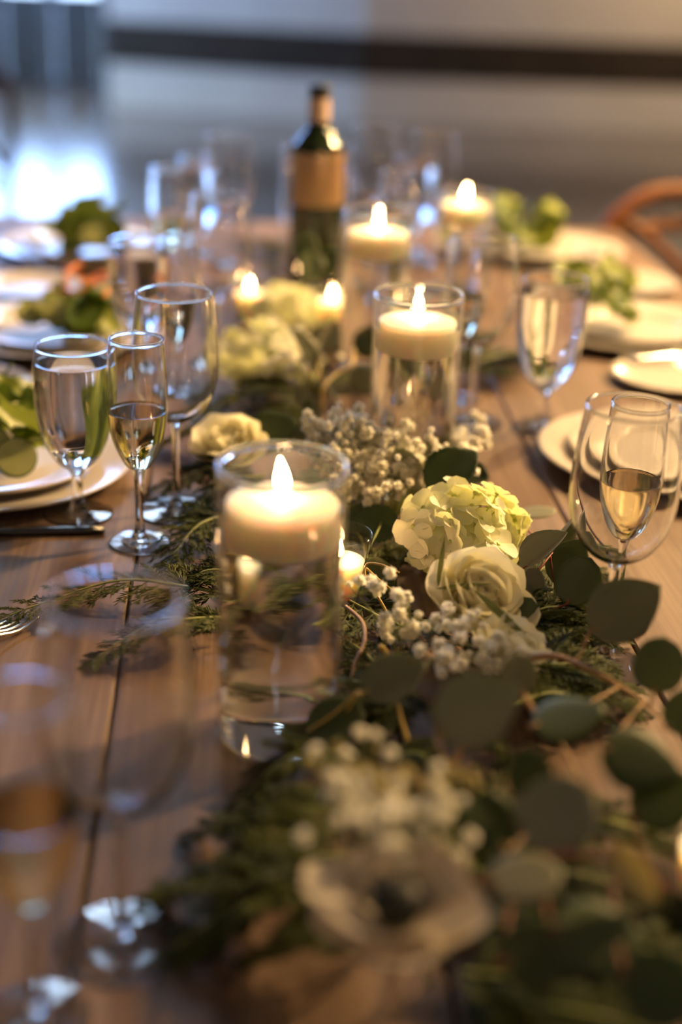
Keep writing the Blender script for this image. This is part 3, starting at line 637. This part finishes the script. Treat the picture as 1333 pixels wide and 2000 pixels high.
for q_, (a, b, h0, h1, w) in enumerate([((680, 1470), (470, 1560), .03, .01, .36), ((700, 1590), (390, 1620), .04, .01, .34), ((690, 1670), (310, 1740), .04, .012, .36), ((700, 1740), (340, 1850), .04, .01, .36), ((640, 1640), (430, 1700), .04, .015, .4), ((720, 1820), (500, 1860), .03, .01, .36), ((560, 1700), (420, 1830), .03, .01, .4)]):
    frond(at(*a, h0), at(*b, h1), ['deep green cedar frond at the foot of the near candle vase', 'deep green cedar frond over the plank seam', 'long deep green cedar frond beside the anemone petals', 'lowest deep green cedar frond near the anemone', 'short deep green cedar frond between two longer ones', 'deep green cedar frond below the anemone', 'deep green cedar frond pointing at the empty glass foot'][q_], w, group='cedar fronds beside the anemone')
for q_, (a, b, h0, h1, w) in enumerate([((900, 1800), (1250, 1900), .03, .01, .36), ((950, 1700), (1330, 1780), .03, .01, .36), ((900, 1900), (1200, 1990), .03, .01, .36), ((1000, 1600), (1340, 1650), .03, .015, .36), ((1000, 1960), (1333, 2040), .03, .01, .36), ((1050, 1850), (1380, 1880), .03, .01, .4)]):
    frond(at(*a, h0), at(*b, h1), ['very dark cedar frond right of the anemone', 'very dark cedar frond under the yellow leaf', 'very dark cedar frond below the anemone and dark leaves', 'very dark cedar frond under the large grey leaf', 'very dark cedar frond at the table end of the garland', 'very dark cedar frond reaching for the corner votive'][q_], w, group='cedar fronds under the large eucalyptus leaves')
rr = random.Random(11)
for k in range(26):
    v = .52 + 1.85 * k / 25; u = .125 + rr.uniform(-.03, .03); a = rr.uniform(.2, 1.1) * rr.choice((-1, 1)) + (math.pi if rr.random() < .3 else 0)
    L = rr.uniform(.10, .15); A = tuv(u, v, TZ + rr.uniform(.008, .022)); d = TU * math.sin(a) * .9 + TV * math.cos(a)
    B = A + d * L
    if (Vector((B.x, B.y)) - Vector((v1.x, v1.y))).length < .055: continue
    B.z = TZ + rr.uniform(.006, .02)
    lm = min([('the anemone', .75), ('the near candle vase', .95), ('the creamy hydrangea', 1.15), ('the second candle vase', 1.42), ('the third candle vase', 1.78), ('the wine chiller', 2.1)], key=lambda q: abs(q[1] - v))[0]
    sd = 'bread plates' if False else ('goblet side' if (B - A).dot(TU) < 0 else 'chair side')
    frond(A, B, 'cedar frond in the garland near ' + lm + ' on the ' + sd, .38, 9, .006, group='cedar fronds along the garland')

# ------------------------------------------------------------------ garland: eucalyptus
def leafmesh(nm, fn, m, w, **k): return mesh(nm, *bladegrid(fn, 1, w, 10, 8, thick=.008, **k), MT[m])
EL = [leafmesh('leaf', o_round, 'euc', .86, cup=.05, curl=-.08, fold=.06, seed=1), leafmesh('leaf', o_egg, 'euc', .8, cup=.07, curl=.08, fold=.05, seed=2), leafmesh('leaf', o_round, 'euc', .8, cup=-.05, curl=-.05, fold=.08, seed=3)]
ED = [leafmesh('leaf', o_round, 'eucdark', .88, cup=.04, curl=-.06, fold=.05, seed=4), leafmesh('leaf', o_egg, 'eucdark', .82, cup=-.05, curl=.06, fold=.05, seed=5)]
EF = leafmesh('leaf', o_egg, 'euc', .62, cup=.02, curl=.1, fold=.75, seed=6)
EY = leafmesh('leaf', o_egg, 'yleaf', .5, cup=.1, curl=.1, fold=.2, seed=7)
BRN = [0]
def branch(label, stem_px, leaves, rad=.0022, sm='stem', cat='foliage', group='eucalyptus branches'):
    """stem_px: (x,y,h) along the stem; leaves: (x,y,h,len_px,angle,kind,twist) with x,y at the leaf's middle"""
    BRN[0] += 1; r = random.Random(BRN[0] * 31)
    sp = spline([at(*q) for q in stem_px], 6); O = Vector((sp[0].x, sp[0].y, TZ))
    t = thing('eucalyptus_branch', label, cat, O, group)
    parts = [tube([p - O for p in sp], [rad * (1 - .6 * k / (len(sp) - 1)) for k in range(len(sp))], 7)]
    for (x, y, h, lp, ang, kind, tw) in leaves:
        C = at(x, y, h); L = lp * depth(C) / FPX; a = math.radians(ang)
        ax = RT * math.cos(a) + UP * math.sin(a); base = C - ax * L * .5
        face = (CAM - C).normalized() + Vector((0, 0, .35)); face.normalize()
        face = Quaternion(ax, tw) @ face
        me = {'g': EL[r.randrange(3)], 'd': ED[r.randrange(2)], 'f': EF, 'y': EY, 'e': EL[1]}[kind]
        obj('leaf', me, t, base - O, quat(ax, face), L)
        near = min(sp, key=lambda p: (p - base).length)
        mp = (near + base) / 2 + Vector((0, 0, -.003))
        parts.append(tube([p - O for p in spline([near, mp, base, base + ax * L * .12], 4)], .0009, 5))
    obj('stem', mesh('stem', *join(*parts), MT[sm]), t)
branch('eucalyptus sprig with round leaves and thin red stems touching the hydrangea', [(1000, 1215, .02), (1030, 1150, .035), (1060, 1105, .05), (1080, 1080, .055)],
       [(1066, 1080, .065, 115, 36, 'f', -.5), (1112, 1098, .045, 105, 60, 'd', .2), (1130, 1135, .06, 104, 62, 'd', -.2), (1040, 1140, .05, 68, 80, 'g', .7), (1025, 1195, .045, 62, 60, 'd', .2), (1092, 1038, .06, 95, 55, 'f', 1.25), (1118, 1188, .03, 66, -30, 'g', .9), (1048, 998, .025, 80, 8, 'g', -.9)], .0014, 'redstem')
branch('eucalyptus stem with a broad leaf crossing the glass stem and a thick orange twig', [(1010, 1290, .05), (1085, 1282, .06), (1160, 1312, .065), (1235, 1355, .06), (1290, 1400, .05)],
       [(1222, 1192, 0.095, 165, 32, 'e', -.1), (1288, 1300, 0.090, 115, 80, 'd', .1), (1250, 1485, 0.100, 165, -20, 'd', -.2), (1110, 1402, 0.100, 150, 12, 'd', -.5), (1340, 1390, 0.090, 100, 40, 'd', .4)], .0028)
branch('eucalyptus stem with large grey leaves across the baby\'s breath', [(880, 1500, .05), (985, 1325, .085), (1040, 1385, .08), (1095, 1450, .07), (1130, 1520, .06)],
       [(935, 1385, 0.125, 190, 28, 'e', .1), (1012, 1318, 0.095, 90, 70, 'g', .5), (1035, 1512, 0.115, 105, 80, 'd', .3), (1088, 1588, 0.115, 170, 18, 'g', .2), (960, 1605, 0.095, 130, 120, 'd', .3)], .0026)
branch('eucalyptus twig with one pale upturned leaf in front of the tiny white blossoms', [(800, 1460, .03), (785, 1410, .045), (768, 1365, .055), (700, 1350, .06)],
       [(772, 1328, .075, 140, 22, 'e', -.3), (655, 1408, .04, 120, 20, 'd', -.3), (590, 1440, .02, 90, 150, 'd', -.3)], .0018, 'vine')
branch('low eucalyptus twig with pale and yellow leaves beside the anemone', [(900, 1740, .03), (1000, 1690, .07), (1120, 1670, .08), (1230, 1690, .08), (1310, 1740, .03)],
       [(1025, 1712, 0.100, 150, 10, 'g', -.4), (1238, 1702, 0.100, 150, -52, 'y', .3), (1170, 1830, 0.080, 190, -10, 'd', -.2), (1300, 1560, 0.080, 150, 30, 'd', 0), (1050, 1860, 0.075, 160, 15, 'd', -.1), (1290, 1930, 0.070, 170, -30, 'd', .2)], .002, 'redstem')
branch('eucalyptus sprig with a round green leaf above the near candle rim', [(560, 860, .03), (590, 815, .045), (570, 780, .055)],
       [(532, 842, .055, 105, 20, 'd', .1), (600, 838, .05, 110, -45, 'f', .4), (580, 770, .05, 60, 70, 'f', .9)], .0013, 'gstem')
branch('eucalyptus sprig with pale folded leaves lit by the candles', [(640, 760, .04), (620, 720, .055), (630, 690, .065)],
       [(586, 686, .07, 95, 122, 'f', .8), (640, 655, .075, 70, 65, 'f', .5), (712, 742, .04, 70, -30, 'g', .5), (722, 665, .05, 75, 60, 'd', .1)], .0015)
branch('eucalyptus sprig seen through the water behind the second candle', [(800, 770, .02), (830, 735, .04), (860, 720, .045)],
       [(850, 705, .05, 90, 10, 'g', 0), (900, 690, .04, 80, 40, 'd', .4), (800, 690, .04, 80, 130, 'd', .3)], .0015, 'gstem')
branch('eucalyptus sprig with slim leaves between the baby\'s breath tufts', [(770, 960, .03), (790, 920, .045), (775, 880, .055)],
       [(808, 915, .06, 105, -48, 'f', .6), (700, 1010, .03, 90, 10, 'd', -.4), (735, 1130, .02, 90, -60, 'd', .3)], .0012, 'gstem')
branch('eucalyptus sprig with dim leaves far behind near the chiller', [(620, 640, .02), (580, 600, .06), (600, 540, .10)],
       [(610, 520, .115, 60, 100, 'd', .2), (640, 510, .115, 60, 60, 'd', .2), (600, 480, .13, 60, 80, 'd', 0)], .0013, 'gstem')
# golden vines
def vine(label, pts, rad=.0013, m='vine'):
    sp = spline([at(*q) for q in pts], 7); O = Vector((sp[0].x, sp[0].y, TZ))
    tag(obj('vine_tendril', mesh('vine_tendril', *tube([p - O for p in sp], [rad * (1 - .4 * k / len(sp)) for k in range(len(sp))], 7), MT[m]), None, O), label, 'vine', 'curling vine tendrils')
vine('golden tendril curling from the votive to a blossom bud', [(755, 1195, .02), (738, 1165, .03), (716, 1135, .04), (716, 1103, .05), (745, 1103, .055), (780, 1118, .055)])
vine('straight golden tendril crossing below the curling one', [(716, 1110, .045), (750, 1140, .04), (800, 1175, .035)], .0012)
vine('brown tendril running down the side of the near candle vase', [(676, 1185, .03), (708, 1215, .035), (712, 1255, .035), (692, 1300, .03), (684, 1370, .02), (690, 1420, .01)], .0018, 'stem')
vine('short golden stalk poking from the baby\'s breath', [(742, 1262, .05), (755, 1275, .045), (770, 1310, .035)], .0022)
vine('glowing gold twig bending in front of the second candle', [(630, 800, .03), (631, 760, .05), (660, 728, .06), (688, 712, .065), (692, 680, .075)], .0024)

# ------------------------------------------------------------------ garland: flowers
PETM = [mesh('petal', *bladegrid(o_petal, 1, 1.08, 7, 6, .10, -.12, 0, .05, thick=0, seed=k), MT['hyd']) for k in range(3)]
HEART = mesh('heart', *join(lathe([(0, -.12), (.05, -.1), (.11, 0), (.12, .06), (.07, .12), (0, .13)], 10), tube([(0, 0, -.7), (0, 0, -.1)], .04, 5)), MT['hydc'])
def floret(t, P, n, s, r, single=None):
    q = Vector((0, 0, 1)).rotation_difference(n) @ Quaternion((0, 0, 1), r.uniform(0, 6.28))
    if single: obj('floret', single[r.randrange(len(single))], t, P, q, s); return
    f = obj('floret', HEART, t, P, q, s * .9)
    for k in range(4):
        a = k * math.pi / 2 + r.uniform(-.12, .12); el = r.uniform(-.05, .35)
        obj('petal', PETM[r.randrange(3)], f, (0, 0, .03 + .02 * (k % 2)), quat((math.cos(a) * math.cos(el), math.sin(a) * math.cos(el), math.sin(el)), (-math.cos(a) * .2, -math.sin(a) * .2, 1)), r.uniform(.85, 1.1))
def floret_single(seed, m):
    r = random.Random(seed); parts = []
    for k in range(4):
        V, F = bladegrid(o_petal, 1, 1.08, 4, 4, .10, -.12, 0, .05, seed=k); q = quat((math.cos(k * 1.571), math.sin(k * 1.571), r.uniform(0, .3)), (0, 0, 1)); parts.append(([q @ Vector(p) + Vector((0, 0, .02 * (k % 2))) for p in V], F))
    return mesh('floret', *join(*parts), MT[m])
FS = [floret_single(k, 'hyd') for k in range(3)]
def hydrangea(C, rx, ry, rz, n, s, label, full=True, seed=1, zmin=-.45):
    r = random.Random(seed); O = Vector((C.x, C.y, TZ)); t = thing('hydrangea_flower', label, 'flower', O, 'pale hydrangea heads')
    cnt = 0; i = 0; N_ = int(n / ((1 - zmin) / 2))
    for i in range(N_):
        z = 1 - 2 * (i + .5) / N_
        if z < zmin: break
        a = i * 2.39996 + r.uniform(-.25, .25); q = math.sqrt(1 - z * z); d = Vector((q * math.cos(a), q * math.sin(a), z)); k = r.uniform(.80, 1.08)
        P = C - O + Vector((d.x * rx * k, d.y * ry * k, d.z * rz * k)); nn = Vector((d.x / rx, d.y / ry, d.z / rz)).normalized() + Vector((r.uniform(-.7, .7), r.uniform(-.7, .7), r.uniform(-.4, .6)))
        floret(t, P, nn.normalized(), s * r.uniform(.85, 1.15), r, None if full else FS)
    core = [(rx * .6 * math.cos(a) * math.cos(e), ry * .6 * math.sin(a) * math.cos(e), rz * .6 * math.sin(e)) for a in [0] for e in [0]]
    pts = [tube([(C - O).lerp(Vector((0, 0, .004)), 1), C - O], [.004, .003], 6)]
    for k in range(26):
        a = k * 2.4; z = 1 - 1.4 * k / 26; q = math.sqrt(max(0, 1 - z * z)); pts.append(tube([C - O, C - O + Vector((q * math.cos(a) * rx, q * math.sin(a) * ry, z * rz)) * .85], [.002, .001], 5))
    obj('stalks', mesh('stalks', *join(*pts), MT['hydc']), t)
    return t
hy = at(905, 1040, .046)
hydrangea(hy, .049, .047, .037, 56, .0205, 'large creamy hydrangea head in focus beside the near candle vase', True, 5)
HL = mesh('leaf', *bladegrid(lambda u: o_egg(u) * (1 + .06 * math.sin(u * 60)), 1, .78, 24, 8, .06, -.1, .12, .03, thick=.008), MT['hleaf'])
for (x, y, h, lp, ang, tw, d) in [(884, 918, .075, 125, 38, .1, 'dark toothed hydrangea leaf behind the creamy hydrangea head'), (735, 1020, .03, 95, 165, -.3, 'dark toothed hydrangea leaf between candle and hydrangea'), (930, 925, .02, 60, -20, .2, 'small dark leaf tip behind the creamy hydrangea head')]:
    C = at(x, y, h); L = lp * depth(C) / FPX; a = math.radians(ang); ax = RT * math.cos(a) + UP * math.sin(a); face = Quaternion(ax, tw) @ ((CAM - C).normalized() + Vector((0, 0, .4)))
    tag(obj('hydrangea_leaf', HL, None, C - ax * L / 2, quat(ax, face), L), d, 'leaf', 'hydrangea leaves')
hydrangea(at(518, 700, .04), .060, .060, .036, 60, .0145, 'pale green hydrangea clump beyond the empty wine glass', False, 9)
hydrangea(at(556, 606, .036), .038, .038, .03, 48, .0145, 'yellowish hydrangea clump near the far votive candles', False, 10)

RP = [mesh('petal', *bladegrid(o_rose, 1, 1.15, 10, 8, .26, .10, 0, .05, thick=0, seed=k), MT['petal']) for k in range(3)]
def rose(C, size, label, facing, seed=1, n=24, op=1.0):
    r = random.Random(seed); O = Vector((C.x, C.y, TZ)); t = thing('white_rose', label, 'flower', O, 'white roses in the garland'); base = C - O
    Z = Vector(facing).normalized(); X = Z.orthogonal().normalized(); Y = Z.cross(X)
    for k in range(n):
        q = k / (n - 1); a = k * 2.4 + r.uniform(-.2, .2); open_ = (.08 + .95 * q ** 1.3) * op; d = X * math.cos(a) + Y * math.sin(a)
        ax = Z * math.cos(open_) + d * math.sin(open_); s = size * (.62 + .42 * q) * r.uniform(.92, 1.08)
        obj('petal', RP[k % 3], t, base + d * size * .10 * q - Z * size * (.42 + .12 * q), quat(ax, -d + Z * .2), s)
    obj('calyx', mesh('calyx', *[(lambda VF: ([Vector((0, 0, 1)).rotation_difference(Z) @ Vector(p) + base - Z * size * .5 for p in VF[0]], VF[1]))(lathe([(0, -size * .25), (size * .08, -size * .2), (size * .22, 0), (size * .2, size * .08), (0, size * .1)], 12))][0], MT['gstem']), t)
rose(at(935, 1160, .056), .052, 'open white rose in front of the creamy hydrangea head', (.25, -.45, .8), 3)
rose(at(1012, 1268, .042), .042, 'pale rose half buried in the baby\'s breath below the open rose', (.5, -.1, .8), 4, 20, 1.35)
rose(at(447, 868, .045), .047, 'white rose standing behind the near candle among shaded cedar', (-.15, -.35, .9), 5)
# anemone
ac = at(775, 1790, .085); O = Vector((ac.x, ac.y, TZ)); an = thing('anemone_flower', 'big white anemone with a dark green heart lying at the table end of the garland', 'flower', O)
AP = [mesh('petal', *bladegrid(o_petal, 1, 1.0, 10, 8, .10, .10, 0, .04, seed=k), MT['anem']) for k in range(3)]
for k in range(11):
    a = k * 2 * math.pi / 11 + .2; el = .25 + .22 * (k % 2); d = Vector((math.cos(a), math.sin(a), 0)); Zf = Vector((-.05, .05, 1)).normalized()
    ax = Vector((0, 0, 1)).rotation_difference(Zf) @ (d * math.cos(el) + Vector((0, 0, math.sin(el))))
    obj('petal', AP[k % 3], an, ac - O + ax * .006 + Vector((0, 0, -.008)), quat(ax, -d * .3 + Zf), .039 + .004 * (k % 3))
obj('heart', mesh('heart', *lathe([(0, -.008), (.010, -.006), (.013, .002), (.011, .009), (.006, .013), (0, .014)], 24), MT['anemc']), an, ac - O + Vector((0, 0, .006)))
sp_ = []
for k in range(46):
    a = k * 2.4; q = .010 + .009 * ((k * 7) % 10) / 10; sp_.append(tube([(0, 0, 0), (q * .7 * math.cos(a), q * .7 * math.sin(a), .006), (q * math.cos(a), q * math.sin(a), .012), (q * 1.06 * math.cos(a), q * 1.06 * math.sin(a), .0135)], [.0004, .0004, .0011, .0005], 5))
obj('stamens', mesh('stamens', *join(*sp_), MT['anemc']), an, ac - O)

# baby's breath
def blossom(seed, m='bb'):
    r = random.Random(seed); parts = []
    for k in range(18):
        z = 1 - 1.7 * (k + .5) / 18; a = k * 2.39996; q = math.sqrt(1 - z * z); d = Vector((q * math.cos(a), q * math.sin(a), z)) + Vector((r.uniform(-.2, .2), r.uniform(-.2, .2), r.uniform(-.2, .2)))
        V, F = bladegrid(o_rose, 1.0, .85, 2, 2, .22, -.15, seed=k); qq = quat(d, Vector((0, 0, 1)) + d.orthogonal() * .6)
        parts.append(([qq @ Vector(p) for p in V], F))
    return mesh('blossom', *join(*parts), MT[m])
BBM = [blossom(k) for k in range(4)]; BBY = [blossom(k, 'yleaf') for k in range(4)]
def bbspray(label, C, ext, n, size=.0047, seed=1, root=None, kinds=None):
    r = random.Random(seed); O = Vector((C.x, C.y, TZ)); t = thing('babys_breath_sprig', label, 'flower', O, 'baby\'s breath sprigs'); base = (root - O) if root else Vector((0, 0, .004))
    parts = []; hubs = []
    for k in range(max(3, n // 9)):
        d = Vector((r.gauss(0, .5), r.gauss(0, .5), r.uniform(-.2, .7))); h = C - O + Vector((d.x * ext[0], d.y * ext[1], d.z * ext[2])); h.z = max(h.z, .008); hubs.append(h)
        mid = (base + h) / 2 + Vector((r.uniform(-.01, .01), r.uniform(-.01, .01), .006)); parts.append(tube(spline([base, mid, h], 3), [.0010, .0010, .0009, .0008, .0008, .0007, .0007], 5))
    for k in range(n):
        hb = hubs[k % len(hubs)]; p = hb + Vector((r.gauss(0, .0125), r.gauss(0, .0125), abs(r.gauss(.006, .009)))); s = size * r.choice((.6, .8, 1, 1, 1.1))
        p.z = max(p.z, size + .001)
        if inside(p + O, size): continue
        parts.append(tube([hb, (hb + p) / 2 + Vector((0, 0, -.002)), p], .0004, 4))
        dd = (p - hb).normalized() + Vector((r.uniform(-.4, .4), r.uniform(-.4, .4), .5))
        obj('blossom', (kinds or BBM)[k % 4], t, p, Vector((0, 0, 1)).rotation_difference(dd), s)
    obj('stems', mesh('stems', *join(*parts), MT['gstem']), t)
bbspray('baby\'s breath tuft between the near candle rim and the second vase', at(685, 885, .058), (.050, .030, .034), 175, .0054, seed=1)
bbspray('baby\'s breath tuft touching the toothed leaf behind the hydrangea', at(775, 925, .05), (.045, .030, .03), 135, .0054, seed=2)
bbspray('low baby\'s breath tuft beside the toothed leaf and candle', at(690, 965, .035), (.030, .022, .022), 70, .0052, seed=21)
bbspray('baby\'s breath tuft seen through the rim of the near candle vase', at(632, 915, .05), (.025, .022, .02), 50, .0052, seed=22)
bbspray('thin baby\'s breath tuft at the foot of the second candle vase', at(880, 890, .022), (.032, .025, .016), 36, .0056, seed=3)
bbspray('baby\'s breath tuft in front of the open white rose', at(800, 1235, .046), (.042, .044, .028), 44, .0054, seed=4)
bbspray('baby\'s breath tuft around the pale half buried rose', at(930, 1300, .045), (.042, .032, .020), 30, .0054, seed=5)
bbspray('baby\'s breath tuft above the dark heart of the anemone', at(720, 1590, .10), (.040, .030, .018), 46, .0042, seed=6)
bbspray('sparse baby\'s breath stalks over the anemone petals', at(860, 1640, .10), (.035, .035, .02), 18, .0042, seed=7)
bbspray('yellow green budded sprig above the anemone', at(790, 1580, .09), (.035, .030, .02), 44, .0045, seed=17, kinds=BBY)
bbspray('hazy baby\'s breath tuft beside the pale green hydrangea clump', at(580, 730, .04), (.05, .05, .02), 60, seed=8)
# slender grass blades in front of the rose
GB = mesh('grass_blade', *bladegrid(o_long, 1, .10, 10, 2, 0, .12, .6), MT['gstem'])
for (x, y, h, lp, ang, d) in [(862, 1100, .075, 110, 82, 'upright slender blade before the open white rose'), (905, 1145, .065, 110, 5, 'level slender blade curving over the open white rose'), (980, 1200, .06, 160, -42, 'slanting slender blade beside the open white rose')]:
    C = at(x, y, h); L = lp * depth(C) / FPX; a = math.radians(ang); ax = RT * math.cos(a) + UP * math.sin(a)
    tag(obj('grass_blade', GB, None, C - ax * L / 2, quat(ax, (CAM - C).normalized()), L), d, 'grass blade', 'slender green blades')
